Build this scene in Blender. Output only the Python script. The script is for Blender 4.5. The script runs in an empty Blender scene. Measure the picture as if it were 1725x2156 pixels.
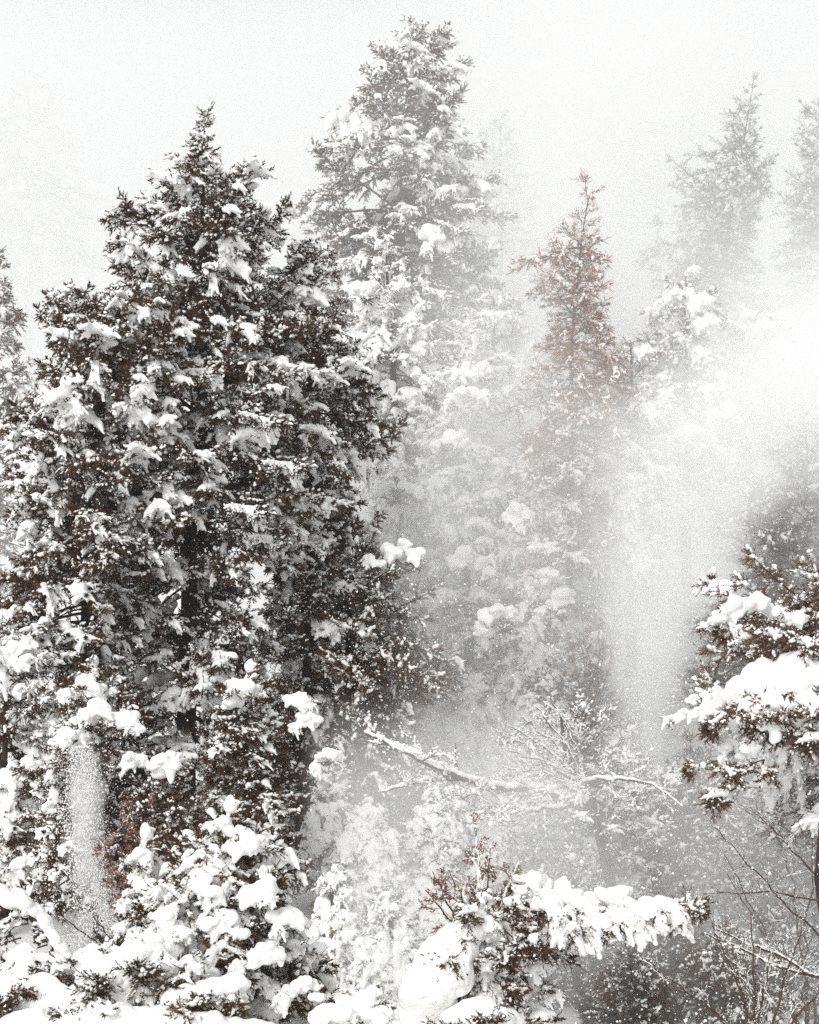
import bpy, math, random
import numpy as np
from mathutils import Vector, Matrix, Euler, noise as mnoise

R = math.radians
rng = np.random.default_rng(7)
random.seed(7)
sc = bpy.context.scene
COL = sc.collection

# ------------------------------------------------------------------ camera
CAM_Z = 10.0
cam_d = bpy.data.cameras.new('camera')
cam_d.sensor_fit = 'HORIZONTAL'
cam_d.sensor_width = 36.0
cam_d.lens = 100.0
cam_d.clip_start = 0.5
cam_d.clip_end = 2000.0
cam = bpy.data.objects.new('camera', cam_d)
cam.location = (0, 0, CAM_Z)
cam.rotation_euler = (R(90), 0, 0)
COL.objects.link(cam)
sc.camera = cam

# ------------------------------------------------------------------ sky, sun, exposure
world = bpy.data.worlds.new('World')
sc.world = world
world.use_nodes = True
wn = world.node_tree.nodes
wl = world.node_tree.links
bg = wn['Background']
sky = wn.new('ShaderNodeTexSky')
sky.sky_type = 'NISHITA'
sky.sun_disc = False
sky.sun_elevation = R(32)
sky.sun_rotation = R(-155)
sky.air_density = 1.0
sky.dust_density = 4.0
hsv = wn.new('ShaderNodeHueSaturation')
hsv.inputs['Saturation'].default_value = 0.06
cloud = wn.new('ShaderNodeMix')            # closed cloud cover, even in every direction
cloud.data_type = 'RGBA'
cloud.inputs['Factor'].default_value = 0.85
cloud.inputs['B'].default_value = (3.62, 3.80, 3.81, 1)
wl.new(sky.outputs['Color'], hsv.inputs['Color'])
wl.new(hsv.outputs['Color'], cloud.inputs['A'])
wl.new(cloud.outputs['Result'], bg.inputs['Color'])
bg.inputs['Strength'].default_value = 0.1
sun_d = bpy.data.lights.new('sun', 'SUN')
sun_d.energy = 1.5
sun_d.angle = R(28)
sun_d.color = (1.0, 0.975, 0.94)
sun = bpy.data.objects.new('sun', sun_d)
sun.rotation_euler = (R(58), 0, R(-25))
sun.location = (-20, -20, 60)
COL.objects.link(sun)

sc.view_settings.view_transform = 'Standard'
sc.view_settings.look = 'None'
sc.view_settings.exposure = 0.75
sc.view_settings.gamma = 1.0
sc.view_settings.use_curve_mapping = False
cy = sc.cycles
cy.max_bounces = 12
cy.diffuse_bounces = 6
cy.glossy_bounces = 1
cy.transmission_bounces = 2
cy.volume_bounces = 10
cy.transparent_max_bounces = 8
cy.volume_step_rate = 1.0
cy.volume_max_steps = 128
cy.use_adaptive_sampling = True
cy.adaptive_threshold = 0.02
cy.use_denoising = False
cy.sample_clamp_indirect = 4.0

# ------------------------------------------------------------------ helpers
SC = 0.36 / 1725.0


def W(u, v, Y):
    """point at distance Y seen at (u, v) of the 1725 x 2156 photograph"""
    return Vector(((u - 862.5) * SC * Y, Y, CAM_Z + (1078.0 - v) * SC * Y))


def props(o, label=None, cat=None, group=None, kind=None):
    if label: o['label'] = label
    if cat: o['category'] = cat
    if group: o['group'] = group
    if kind: o['kind'] = kind
    return o


def mesh_np(name, V, F, mats=(), smooth=True, mi=None):
    """V (n,3), F (m,3) triangles"""
    me = bpy.data.meshes.new(name)
    V = np.asarray(V, dtype=np.float32); F = np.asarray(F, dtype=np.int32)
    n, m = len(V), len(F)
    me.vertices.add(n)
    me.vertices.foreach_set('co', V.ravel())
    me.loops.add(m * 3)
    me.loops.foreach_set('vertex_index', F.ravel())
    me.polygons.add(m)
    me.polygons.foreach_set('loop_start', np.arange(0, 3 * m, 3, dtype=np.int32))
    me.polygons.foreach_set('loop_total', np.full(m, 3, dtype=np.int32))
    if smooth:
        me.polygons.foreach_set('use_smooth', np.ones(m, dtype=bool))
    for mt in mats:
        me.materials.append(mt)
    if mi is not None:
        me.polygons.foreach_set('material_index', np.asarray(mi, dtype=np.int32))
    me.update(calc_edges=True)
    return me


PENDING = []          # linked in one go at the end


def link(name, me, parent=None, loc=None):
    o = bpy.data.objects.new(name, me)
    PENDING.append(o)
    if parent is not None:
        o.parent = parent
    if loc is not None:
        o.location = loc
    return o


class Acc:
    def __init__(self):
        self.V = []; self.F = []; self.n = 0

    def add(self, V, F):
        V = np.asarray(V, dtype=np.float64).reshape(-1, 3)
        self.V.append(V); self.F.append(np.asarray(F, dtype=np.int64).reshape(-1, 3) + self.n)
        self.n += len(V)

    def tube(self, pts, rads, sides=5):
        pts = np.asarray(pts, float); rads = np.asarray(rads, float)
        k = len(pts)
        T = np.gradient(pts, axis=0)
        T /= np.linalg.norm(T, axis=1)[:, None] + 1e-9
        ref = np.array([0, 0, 1.0]) if abs(T[0, 2]) < 0.8 else np.array([1.0, 0, 0])
        A = np.cross(T, ref); A /= np.linalg.norm(A, axis=1)[:, None] + 1e-9
        B = np.cross(T, A)
        a = np.arange(sides) * 2 * math.pi / sides
        ring = (pts[:, None, :] + rads[:, None, None] * (np.cos(a)[None, :, None] * A[:, None, :] + np.sin(a)[None, :, None] * B[:, None, :]))
        V = ring.reshape(-1, 3)
        F = []
        for i in range(k - 1):
            for j in range(sides):
                p = i * sides + j; q = i * sides + (j + 1) % sides
                F += [(p, p + sides, q), (q, p + sides, q + sides)]
        V = np.vstack([V, pts[-1:]])
        e = len(V) - 1
        for j in range(sides):
            F.append(((k - 1) * sides + j, e, (k - 1) * sides + (j + 1) % sides))
        self.add(V, F)

    def arrays(self):
        if not self.V:
            return np.zeros((0, 3)), np.zeros((0, 3), int)
        return np.vstack(self.V), np.vstack(self.F)


def ico(sub):
    import bmesh
    bm = bmesh.new()
    bmesh.ops.create_icosphere(bm, subdivisions=sub, radius=1.0)
    V = np.array([v.co[:] for v in bm.verts]); F = np.array([[v.index for v in f.verts] for f in bm.faces])
    bm.free()
    return V, F


ICO1 = ico(1)
ICO2 = ico(2)
OCT = (np.array([(1, 0, 0), (-1, 0, 0), (0, 1, 0), (0, -1, 0), (0, 0, 1), (0, 0, -1)], float),
       np.array([(0, 2, 4), (2, 1, 4), (1, 3, 4), (3, 0, 4), (2, 0, 5), (1, 2, 5), (3, 1, 5), (0, 3, 5)]))


def unit(v):
    return v / (np.linalg.norm(v) + 1e-9)


def blobs_arrays(base, P, S, D):
    """copies of a base solid at P (k,3), semi-axes S (k,3) along direction D (k,3), across, up"""
    V0, F0 = base
    P = np.asarray(P, float); S = np.asarray(S, float); D = np.asarray(D, float)
    D = D / (np.linalg.norm(D, axis=1)[:, None] + 1e-9)
    up = np.tile(np.array([0, 0, 1.0]), (len(P), 1))
    A = np.cross(up, D); nA = np.linalg.norm(A, axis=1)
    A[nA < 1e-3] = (0, 1, 0); A /= np.linalg.norm(A, axis=1)[:, None]
    U = np.cross(D, A)
    V = (P[:, None, :] + V0[None, :, 0:1] * S[:, None, 0:1] * D[:, None, :]
         + V0[None, :, 1:2] * S[:, None, 1:2] * A[:, None, :] + V0[None, :, 2:3] * S[:, None, 2:3] * U[:, None, :])
    F = F0[None] + (np.arange(len(P)) * len(V0))[:, None, None]
    return V.reshape(-1, 3), F.reshape(-1, 3)


def remesh(V, F, voxel, smooth=4):
    """union of overlapping lumps as one soft skin; returns triangle arrays"""
    me = mesh_np('lumps', V, F)
    o = bpy.data.objects.new('lumps', me)
    COL.objects.link(o)
    m = o.modifiers.new('r', 'REMESH'); m.mode = 'VOXEL'; m.voxel_size = voxel
    s = o.modifiers.new('s', 'SMOOTH'); s.iterations = smooth; s.factor = 0.5
    dg = bpy.context.evaluated_depsgraph_get()
    ev = o.evaluated_get(dg)
    em = ev.to_mesh()
    em.calc_loop_triangles()
    nv = len(em.vertices); nt = len(em.loop_triangles)
    V2 = np.empty(nv * 3, np.float32); em.vertices.foreach_get('co', V2)
    F2 = np.empty(nt * 3, np.int32); em.loop_triangles.foreach_get('vertices', F2)
    ev.to_mesh_clear()
    bpy.data.objects.remove(o); bpy.data.meshes.remove(me)
    return V2.reshape(-1, 3).astype(float), F2.reshape(-1, 3)


# ------------------------------------------------------------------ materials
def new_mat(name):
    m = bpy.data.materials.new(name); m.use_nodes = True
    nt = m.node_tree
    return m, nt, nt.nodes, nt.links, nt.nodes['Principled BSDF']


def mat_snow():
    m, nt, N, L, b = new_mat('snow')
    b.inputs['Base Color'].default_value = (0.945, 0.937, 0.928, 1)
    b.inputs['Roughness'].default_value = 0.75
    b.inputs['Specular IOR Level'].default_value = 0.15
    tc = N.new('ShaderNodeTexCoord')
    n = N.new('ShaderNodeTexNoise'); n.inputs['Scale'].default_value = 14; n.inputs['Detail'].default_value = 5
    bp = N.new('ShaderNodeBump'); bp.inputs['Strength'].default_value = 0.55; bp.inputs['Distance'].default_value = 0.05
    L.new(tc.outputs['Object'], n.inputs['Vector']); L.new(n.outputs['Fac'], bp.inputs['Height'])
    L.new(bp.outputs['Normal'], b.inputs['Normal'])
    return m


def mat_leaf(name, c1, c2, c3):
    m, nt, N, L, b = new_mat(name)
    tc = N.new('ShaderNodeTexCoord')
    n = N.new('ShaderNodeTexNoise'); n.inputs['Scale'].default_value = 3.0; n.inputs['Detail'].default_value = 3
    oi = N.new('ShaderNodeObjectInfo')
    ad = N.new('ShaderNodeMath'); ad.operation = 'MULTIPLY_ADD'
    ad.inputs[1].default_value = 0.35; 
    r = N.new('ShaderNodeValToRGB')
    r.color_ramp.elements[0].position = 0.35; r.color_ramp.elements[0].color = (*c1, 1)
    r.color_ramp.elements[1].position = 0.95; r.color_ramp.elements[1].color = (*c3, 1)
    e = r.color_ramp.elements.new(0.65); e.color = (*c2, 1)
    L.new(tc.outputs['Object'], n.inputs['Vector'])
    L.new(oi.outputs['Random'], ad.inputs[0]); L.new(n.outputs['Fac'], ad.inputs[2])
    L.new(ad.outputs[0], r.inputs['Fac']); L.new(r.outputs['Color'], b.inputs['Base Color'])
    b.inputs['Roughness'].default_value = 0.8
    b.inputs['Specular IOR Level'].default_value = 0.15
    return m


def mat_bark(name, c1, c2):
    m, nt, N, L, b = new_mat(name)
    tc = N.new('ShaderNodeTexCoord')
    mp = N.new('ShaderNodeMapping'); mp.inputs['Scale'].default_value = (6, 6, 1.2)
    n = N.new('ShaderNodeTexNoise'); n.inputs['Scale'].default_value = 2.5; n.inputs['Detail'].default_value = 6
    r = N.new('ShaderNodeValToRGB')
    r.color_ramp.elements[0].position = 0.3; r.color_ramp.elements[0].color = (*c1, 1)
    r.color_ramp.elements[1].position = 0.7; r.color_ramp.elements[1].color = (*c2, 1)
    bp = N.new('ShaderNodeBump'); bp.inputs['Strength'].default_value = 0.8; bp.inputs['Distance'].default_value = 0.04
    L.new(tc.outputs['Object'], mp.inputs['Vector']); L.new(mp.outputs['Vector'], n.inputs['Vector'])
    L.new(n.outputs['Fac'], r.inputs['Fac']); L.new(r.outputs['Color'], b.inputs['Base Color'])
    L.new(n.outputs['Fac'], bp.inputs['Height']); L.new(bp.outputs['Normal'], b.inputs['Normal'])
    b.inputs['Roughness'].default_value = 0.9
    b.inputs['Specular IOR Level'].default_value = 0.1
    return m


SNOW = mat_snow()
NEEDLE = mat_leaf('needles_dark', (0.044, 0.0205, 0.0130), (0.073, 0.036, 0.0200), (0.135, 0.070, 0.033))
NEEDLE_BROWN = mat_leaf('needles_brown', (0.068, 0.038, 0.026), (0.115, 0.066, 0.042), (0.18, 0.10, 0.058))
LEAF_RUST = mat_leaf('leaves_rust', (0.20, 0.068, 0.028), (0.33, 0.112, 0.043), (0.44, 0.17, 0.065))
LEAF_TAN = mat_leaf('leaves_tan', (0.13, 0.062, 0.036), (0.22, 0.105, 0.058), (0.30, 0.165, 0.085))
NEEDLE_OLIVE = mat_leaf('needles_olive', (0.032, 0.019, 0.008), (0.070, 0.042, 0.013), (0.15, 0.082, 0.022))
BARK = mat_bark('bark', (0.022, 0.017, 0.015), (0.06, 0.046, 0.04))
TWIG = mat_bark('twig_bark', (0.05, 0.029, 0.021), (0.12, 0.07, 0.05))


# ------------------------------------------------------------------ bough library
def curve_axis(L, pitches, n=14, wob=0.05):
    """polyline along +X whose pitch runs through the given angles (degrees)"""
    s = np.linspace(0, 1, n)
    pit = np.interp(s, np.linspace(0, 1, len(pitches)), np.radians(pitches))
    yaw = np.cumsum(rng.normal(0, wob, n))
    d = np.stack([np.cos(pit) * np.cos(yaw), np.cos(pit) * np.sin(yaw), np.sin(pit)], 1) * (L / (n - 1))
    P = np.vstack([np.zeros(3), np.cumsum(d, 0)[:-1]])
    return P


def bristles(TP, TD, TL, k, length, width, spread=(30, 62)):
    """k needles along each of the twigs (start TP, direction TD, length TL)"""
    n = len(TP)
    t = (np.arange(k)[None, :] + rng.random((n, k))) / k
    base = TP[:, None, :] + TD[:, None, :] * (t * TL[:, None])[..., None]
    rv = rng.normal(size=(n, k, 3))
    rv -= (rv * TD[:, None, :]).sum(-1, keepdims=True) * TD[:, None, :]
    rv /= np.linalg.norm(rv, axis=-1, keepdims=True) + 1e-9
    al = np.radians(rng.uniform(spread[0], spread[1], (n, k)))[..., None]
    al = al * (1 - 0.45 * t[..., None] ** 3)
    d = TD[:, None, :] * np.cos(al) + rv * np.sin(al)
    ln = length * rng.uniform(0.6, 1.25, (n, k, 1)) * (1 - 0.3 * t[..., None])
    sd = np.cross(d, rng.normal(size=(n, k, 3))); sd /= np.linalg.norm(sd, axis=-1, keepdims=True) + 1e-9
    w = width * rng.uniform(0.7, 1.3, (n, k, 1))
    a = base - sd * w * 0.5; b = base + sd * w * 0.5
    c = base + d * ln
    V = np.stack([a, b, c], 2).reshape(-1, 3)
    F = np.arange(len(V)).reshape(-1, 3)
    return V, F


LIB = {}


def make_bough(key, L, pitches, st):
    P = curve_axis(L, pitches)
    npt = len(P)
    wood = Acc()
    r0 = 0.010 + 0.011 * L
    wood.tube(P, np.interp(np.linspace(0, 1, npt), [0, 1], [r0, 0.006]), 5)
    TP, TD, TL, TF = [], [], [], []
    heavyP, heavyS, heavyD = [], [], []
    fineP, fineS, fineD = [], [], []
    n2 = max(7, int(L * st['sec'] + 4))
    s0 = st.get('s0', 0.22) if L < 2 else 0.3
    ph = rng.uniform(0, 6.28); fq = max(1.0, L * 0.9)
    ss = np.sort(s0 + (0.98 - s0) * rng.random(n2) ** 0.85)
    for i, s in enumerate(ss):
        f = s * (npt - 1); i0 = min(int(f), npt - 2)
        p = P[i0] + (P[i0 + 1] - P[i0]) * (f - i0)
        ax = unit(P[i0 + 1] - P[i0])
        side = 1 if (i % 2) else -1
        ang = R(rng.uniform(35, 75)) * side
        hx = unit(np.array([ax[0], ax[1], 0]) + 1e-6)
        d = np.array([hx[0] * math.cos(ang) - hx[1] * math.sin(ang), hx[0] * math.sin(ang) + hx[1] * math.cos(ang), 0])
        el = R(rng.uniform(*st['el'])) + 0.5 * math.asin(np.clip(ax[2], -1, 1))
        d = unit(d * math.cos(el) + np.array([0, 0, math.sin(el)]))
        clump = 0.72 + 0.38 * math.sin(ph + s * fq * 6.28)
        l2 = (0.17 * L * math.sin(math.pi * min(1, s ** 0.9 + 0.04)) + 0.32 * st['spray']) * rng.uniform(0.6, 1.25) * clump
        l2 = min(l2, 1.15)
        m = 6
        q = [p]
        dd = d.copy()
        for j in range(m - 1):
            q.append(q[-1] + dd * l2 / (m - 1))
            dd = unit(dd + np.array([0, 0, st['bend'] * rng.uniform(0.2, 1.0)]) + rng.normal(0, 0.07, 3))
        q = np.array(q)
        wood.tube(q, np.linspace(0.007, 0.003, m), 3)
        pf = (0.15, 0.7, 1.0, 1.7)[rng.integers(4)]
        nt = max(3, int(l2 / st['tw']))
        loaded = rng.random() < st['heavy'] * (0.45 + 0.8 * s)
        big = st['blob'] * (0.5 + 1.1 * rng.random() ** 1.6)
        for j in range(nt + 1):
            t = (j + 0.7 * rng.random()) / nt if j < nt else 0.97
            t = min(t, 0.98)
            g = t * (m - 1); g0 = min(int(g), m - 2)
            o = q[g0] + (q[g0 + 1] - q[g0]) * (g - g0)
            a2 = unit(q[g0 + 1] - q[g0])
            rv = rng.normal(size=3); rv[2] = rv[2] * 0.8 + st['lift']
            rv = unit(rv - a2 * rv.dot(a2))
            td = unit(a2 * rng.uniform(0.5, 1.2) + rv * rng.uniform(0.5, 1.1)) if j < nt else a2
            tl = rng.uniform(0.13, 0.30) * st.get('tl', 1.0)
            TP.append(o); TD.append(td); TL.append(tl); TF.append(pf)
            if loaded and td[2] < 0.55 and rng.random() < 0.8:
                r = big * rng.uniform(0.30, 0.48) + 0.012
                hang = np.array([0, 0, -0.25])
                m3 = max(3, int(tl / (r * 0.7)))
                for q3 in range(m3):
                    f3 = q3 / (m3 - 1)
                    rr = r * (1.15 - 0.5 * f3) * rng.uniform(0.85, 1.15)
                    heavyP.append(o + td * tl * 0.95 * f3 + hang * tl * f3 * f3 + np.array([0, 0, rr * 0.6])); heavyS.append((rr * 1.3, rr, rr * 0.9)); heavyD.append(td)
        # heavy snow along this spray
        if loaded:
            kk = max(2, int(l2 / 0.055))
            for j in range(kk):
                t = 0.15 + 0.85 * j / (kk - 1)
                g = t * (m - 1); g0 = min(int(g), m - 2)
                o = q[g0] + (q[g0 + 1] - q[g0]) * (g - g0)
                r = big * (0.35 + 0.5 * math.sin(math.pi * min(1, 0.15 + 0.8 * t))) * rng.uniform(0.75, 1.2)
                o = o + rng.normal(0, 0.25 * r, 3) + np.array([0, 0, r * 0.55])
                heavyP.append(o); heavyS.append((r * 1.15, r * rng.uniform(0.8, 1.15), r * 0.85)); heavyD.append(q[g0 + 1] - q[g0])
        # thin snow along the spray stem
        elif rng.random() < st['fine'] * 1.5:
            for j in range(m - 1):
                if rng.random() < 0.7:
                    o = (q[j] + q[j + 1]) / 2
                    r = rng.uniform(0.022, 0.052)
                    fineP.append(o + np.array([0, 0, r * 0.9])); fineS.append((l2 / (m - 1) * 0.6, r * 1.2, r)); fineD.append(q[j + 1] - q[j])
    # snow chain along the outer axis
    if st['heavy'] > 0.15 and rng.random() < 0.5 + st['heavy'] * 0.6:
        a, b = (0.55, 1.0) if st['heavy'] < 0.6 else (0.2, 1.0)
        for s in np.arange(a, b, 0.06 / L):
            f = s * (npt - 1); i0 = min(int(f), npt - 2)
            p = P[i0] + (P[i0 + 1] - P[i0]) * (f - i0)
            r = st['blob'] * (0.5 + 0.5 * mnoise.noise((s * L * 1.7, ph, 0.3))) * rng.uniform(0.8, 1.15)
            if r > 0.035:
                heavyP.append(p + np.array([0, 0, r * 0.6]) + rng.normal(0, 0.2 * r, 3))
                heavyS.append((r * 1.1, r, r * 0.9)); heavyD.append(P[i0 + 1] - P[i0])
    # tip
    for _ in range(5):
        TP.append(P[-1]); TD.append(unit(unit(P[-1] - P[-2]) + rng.normal(0, 0.35, 3))); TL.append(rng.uniform(0.1, 0.2)); TF.append(0.8)
    TP, TD, TL = np.array(TP), np.array(TD), np.array(TL)
    # twig stems
    for a, d, l in zip(TP, TD, TL):
        s = unit(np.cross(d, (0.3, 0.5, 0.81))) * 0.0035
        s2 = np.cross(d, s)
        wood.add([a + s, a - 0.5 * s + 0.87 * s2, a - 0.5 * s - 0.87 * s2, a + d * l], [(0, 1, 3), (1, 2, 3), (2, 0, 3)])
    NV, NF = bristles(TP, TD, TL, st['k'], st['nl'], st['nw'], st.get('spread', (30, 62)))
    # small loads on single twigs
    hit = rng.random(len(TP)) < st['fine'] * np.array(TF)
    up = np.array([0, 0, 1.0])
    for a, d, l in zip(TP[hit], TD[hit], TL[hit]):
        c = a + d * l * rng.uniform(0.4, 0.75)
        r = rng.uniform(0.018, 0.050) * st.get('fr', 1.0)
        for _ in range(rng.integers(2, 5)):
            q = c + d * l * rng.uniform(-0.35, 0.38) + rng.normal(0, 0.45 * r, 3)
            rr = r * rng.uniform(0.55, 1.15)
            fineP.append(q + up * (r * 0.7 + 0.006)); fineS.append((rr * rng.uniform(1.1, 2.2), rr * 1.1, rr * 0.9)); fineD.append(d + rng.normal(0, 0.3, 3))
    sv, sf, n = [], [], 0
    if heavyP:
        V, F = blobs_arrays(ICO2, heavyP, heavyS, heavyD)
        V, F = remesh(V, F, st.get('vox', 0.034))
        nz = np.array([mnoise.noise(Vector(p) * 7.0) for p in V])
        V = V + nz[:, None] * np.array([0.012, 0.012, 0.016])
        sv.append(V); sf.append(F); n = len(V)
    if fineP:
        V, F = blobs_arrays(ICO1, fineP, fineS, fineD)
        V = V + rng.normal(0, 0.005, V.shape)
        sv.append(V); sf.append(F + n)
    wv, wf = wood.arrays()
    e = dict(wood=mesh_np('bough_wood', wv, wf, (TWIG,)), needles=mesh_np('bough_needles', NV, NF, (st['mat'],), smooth=False),
             snow=mesh_np('bough_snow', np.vstack(sv), np.vstack(sf), (SNOW,)) if sv else None,
             L=L, dx=float(np.hypot(P[-1][0], P[-1][1])) + 0.12, dz=float(P[-1][2]),
             tris=(len(wf), len(NF), sum(len(f) for f in sf)))
    LIB.setdefault(key, []).append(e)
    return e


STY = {
    'dark': dict(sec=5.4, el=(-45, 30), spray=1.0, bend=-0.07, tw=0.05, lift=0.05, heavy=0.20, fine=0.30, blob=0.125, k=20, nl=0.097, nw=0.025, mat=NEEDLE, fr=0.9),
    'heavy': dict(sec=5.0, el=(-48, 18), spray=0.95, bend=-0.13, tw=0.062, lift=-0.12, heavy=0.66, fine=0.50, blob=0.15, k=14, nl=0.09, nw=0.021, mat=NEEDLE, fr=1.15),
    'shade': dict(sec=5.0, el=(-45, 35), spray=0.95, bend=-0.02, tw=0.055, lift=0.05, heavy=0.03, fine=0.16, blob=0.09, k=13, nl=0.085, nw=0.019, mat=NEEDLE_BROWN),
    'sparse': dict(sec=4.6, el=(-25, 38), spray=0.85, bend=0.04, tw=0.07, lift=0.12, heavy=0.22, fine=0.40, blob=0.10, k=11, nl=0.075, nw=0.017, mat=NEEDLE_BROWN),
}
CLS = {'S': 0.85, 'M': 1.6, 'L': 2.8, 'X': 4.4}
PITCH = {'asc': (38, 30, 42), 'hor': (12, -8, -6, 16), 'drp': (-8, -24, -22, 4), 'top': (80, 82, 80)}
tot = 0
for st in STY:
    for c, L in CLS.items():
        for pn, pv in PITCH.items():
            if pn == 'top' and c != 'S': continue
            if pn == 'asc' and c == 'X': continue
            for rep in range(1 if st in ('sparse', 'shade') and c in 'LX' else 3 if st == 'dark' and c in 'SM' else 2):
                e = make_bough((st, c, pn), L, pv, STY[st]); tot += sum(e['tris'])


# ------------------------------------------------------------------ trees
N_BOUGH = 0


def add_bough(root, e, loc, az, scale, mat=None, tilt=0.0, roll=0.0):
    global N_BOUGH
    N_BOUGH += 1
    b = link('bough', e['wood'], root)
    b.matrix_local = Matrix.LocRotScale(Vector(loc), Euler((roll, tilt, az), 'XYZ').to_quaternion(), Vector((scale,) * 3))
    nd = link('needles', e['needles'], b); nd['kind'] = 'stuff'
    if mat is not None:
        nd.material_slots[0].link = 'OBJECT'; nd.material_slots[0].material = mat
    if e['snow'] is not None:
        s = link('snow', e['snow'], b); s['kind'] = 'stuff'
    return b


def make_tree(name, label, Y, trunk, prof, nb, style, cat='tree', group=None, mat=None, r_base=None, flat=1.0, low=0.0, tipped=True):
    """trunk: [(u, v)] from tip to base; prof: [(v, uL, uR)] outline of the crown in the photograph"""
    s = SC * Y
    bu, bv = trunk[-1]
    base = W(bu, bv, Y)
    root = bpy.data.objects.new(name, None)
    PENDING.append(root)
    root.location = base
    root.empty_display_size = 0.3
    props(root, label, cat, group)
    if mat is not None: root_mat[root.name] = mat
    tv = np.array([p[1] for p in trunk], float); tu = np.array([p[0] for p in trunk], float)
    H = (bv - tv[0]) * s
    r_base = r_base or 0.014 * H + 0.03

    def trunk_x(v):
        return (np.interp(v, tv, tu) - bu) * s
    # trunk
    a = Acc()
    vv = np.linspace(bv + 25, tv[0] + max(0.45, 0.03 * H) / s, 22)
    hs = (bv - vv) * s
    px = np.array([trunk_x(v) for v in vv]) + rng.normal(0, 0.012, 22)
    py = rng.normal(0, 0.02, 22)
    rad = r_base * np.clip(1 - hs / (H + 0.1), 0.02, 1.1) ** 0.85 + 0.008
    a.tube(np.stack([px, py, hs], 1), rad, 9)
    V, F = a.arrays()
    link('trunk', mesh_np('trunk', V, F, (BARK,)), root)
    pv = np.array([p[0] for p in prof], float); pl = np.array([p[1] for p in prof], float); pr = np.array([p[2] for p in prof], float)
    grid = np.linspace(pv[0], pv[-1], 200)
    lw = np.maximum(np.interp(grid, tv, tu) - np.interp(grid, pv, pl), 6) * s
    rw = np.maximum(np.interp(grid, pv, pr) - np.interp(grid, tv, tu), 6) * s
    dens = ((lw + rw) / 2) ** 0.75 + 0.25
    cum = np.cumsum(dens); cum /= cum[-1]
    az0 = rng.uniform(0, 6.28)
    for i in range(nb):
        t = (i + rng.uniform(0.1, 0.9)) / nb
        g = np.interp(t, cum, np.arange(200))
        v = grid[int(g)]
        l_, r_ = lw[int(g)], rw[int(g)]
        az = az0 + i * 2.39996 + rng.normal(0, 0.25)
        ca = math.cos(az)
        md = min((l_ + r_) / 2, 1.25 * max(min(l_, r_), 0.4)) * flat
        reach = (r_ if ca > 0 else l_) * abs(ca) + md * (1 - abs(ca))
        if ca > 0.0: reach = max(reach, 0)
        lobe = mnoise.noise(Vector((math.cos(az) * 1.1 + bu, math.sin(az) * 1.1, v * s * 0.42)))
        reach *= (1.06 - 0.36 * rng.random() ** 2.0) * (0.95 + 0.48 * lobe)
        if lobe < -0.26 and rng.random() < 0.65: continue
        reach = max(reach, 0.28)
        frac = (v - tv[0]) / (bv - tv[0])
        # class by the reach
        c = 'S' if reach < 1.1 else 'M' if reach < 2.1 else 'L' if reach < 3.5 else 'X'
        asc = np.clip(1.15 - 3.2 * frac - low, 0, 1)
        if c != 'X' and rng.random() < asc: pn = 'asc'
        else: pn = 'hor' if rng.random() < 0.55 - 0.4 * frac else 'drp'
        stl = style
        if isinstance(style, tuple):       # (plain, loaded, share): loads come in patches
            pn_ = mnoise.noise(Vector((math.cos(az) * reach * 0.55, math.sin(az) * reach * 0.55 + bu, v * s * 0.55)))
            stl = style[1] if pn_ * 0.9 + rng.uniform(-0.28, 0.28) > 0.42 - style[2] else style[0]
        e = LIB[(stl, c, pn)][rng.integers(len(LIB[(stl, c, pn)]))]
        k = float(np.clip(reach / e['dx'], 0.5, 1.45))
        z = (bv - v) * s - 0.75 * e['dz'] * k
        add_bough(root, e, (trunk_x(v + 0.75 * e['dz'] * k / s), 0, z), az, k, mat, tilt=rng.normal(0, 0.09), roll=rng.normal(0, 0.16))
    if tipped:
        e = LIB[(style if isinstance(style, str) else style[0], 'S', 'top')][0]
        add_bough(root, e, (trunk_x(tv[0] + 0.55 / s), 0, H - 0.55), rng.uniform(0, 6), 0.75, mat)
    return root


# ------------------------------------------------------------------ terrain
def ground_z(x, y):
    z = np.interp(y, [-40, 0, 7, 16, 28, 40, 54, 70, 95, 140, 220, 400], [9, 8.2, 6.6, 1.5, -2.2, -1.6, 0.0, 1.6, 5.0, 10.5, 14, 16])
    return z


def terrain():
    xs = np.concatenate([np.linspace(-300, -30, 16), np.linspace(-27, 27, 75), np.linspace(30, 300, 16)])
    ys = np.concatenate([np.linspace(-40, 26, 30), np.linspace(27, 75, 80), np.linspace(77, 140, 30), np.linspace(150, 420, 16)])
    X, Yg = np.meshgrid(xs, ys)
    Z = ground_z(X, Yg)
    nz = np.array([mnoise.fractal(Vector((a * 0.16, b * 0.16, 0.0)), 1.0, 2.0, 4) for a, b in zip(X.ravel(), Yg.ravel())]).reshape(X.shape)
    Z = Z + nz * 0.55 * np.clip((Yg - 4) / 20, 0, 1)
    V = np.stack([X, Yg, Z], -1).reshape(-1, 3)
    nx, ny = len(xs), len(ys)
    i = (np.arange(ny - 1)[:, None] * nx + np.arange(nx - 1)[None, :]).ravel()
    F = np.concatenate([np.stack([i, i + 1, i + nx + 1], 1), np.stack([i, i + nx + 1, i + nx], 1)])
    o = link('snow_ground', mesh_np('snow_ground', V, F, (SNOW,)))
    props(o, 'white snow slope between the trees', kind='structure')


terrain()

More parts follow.
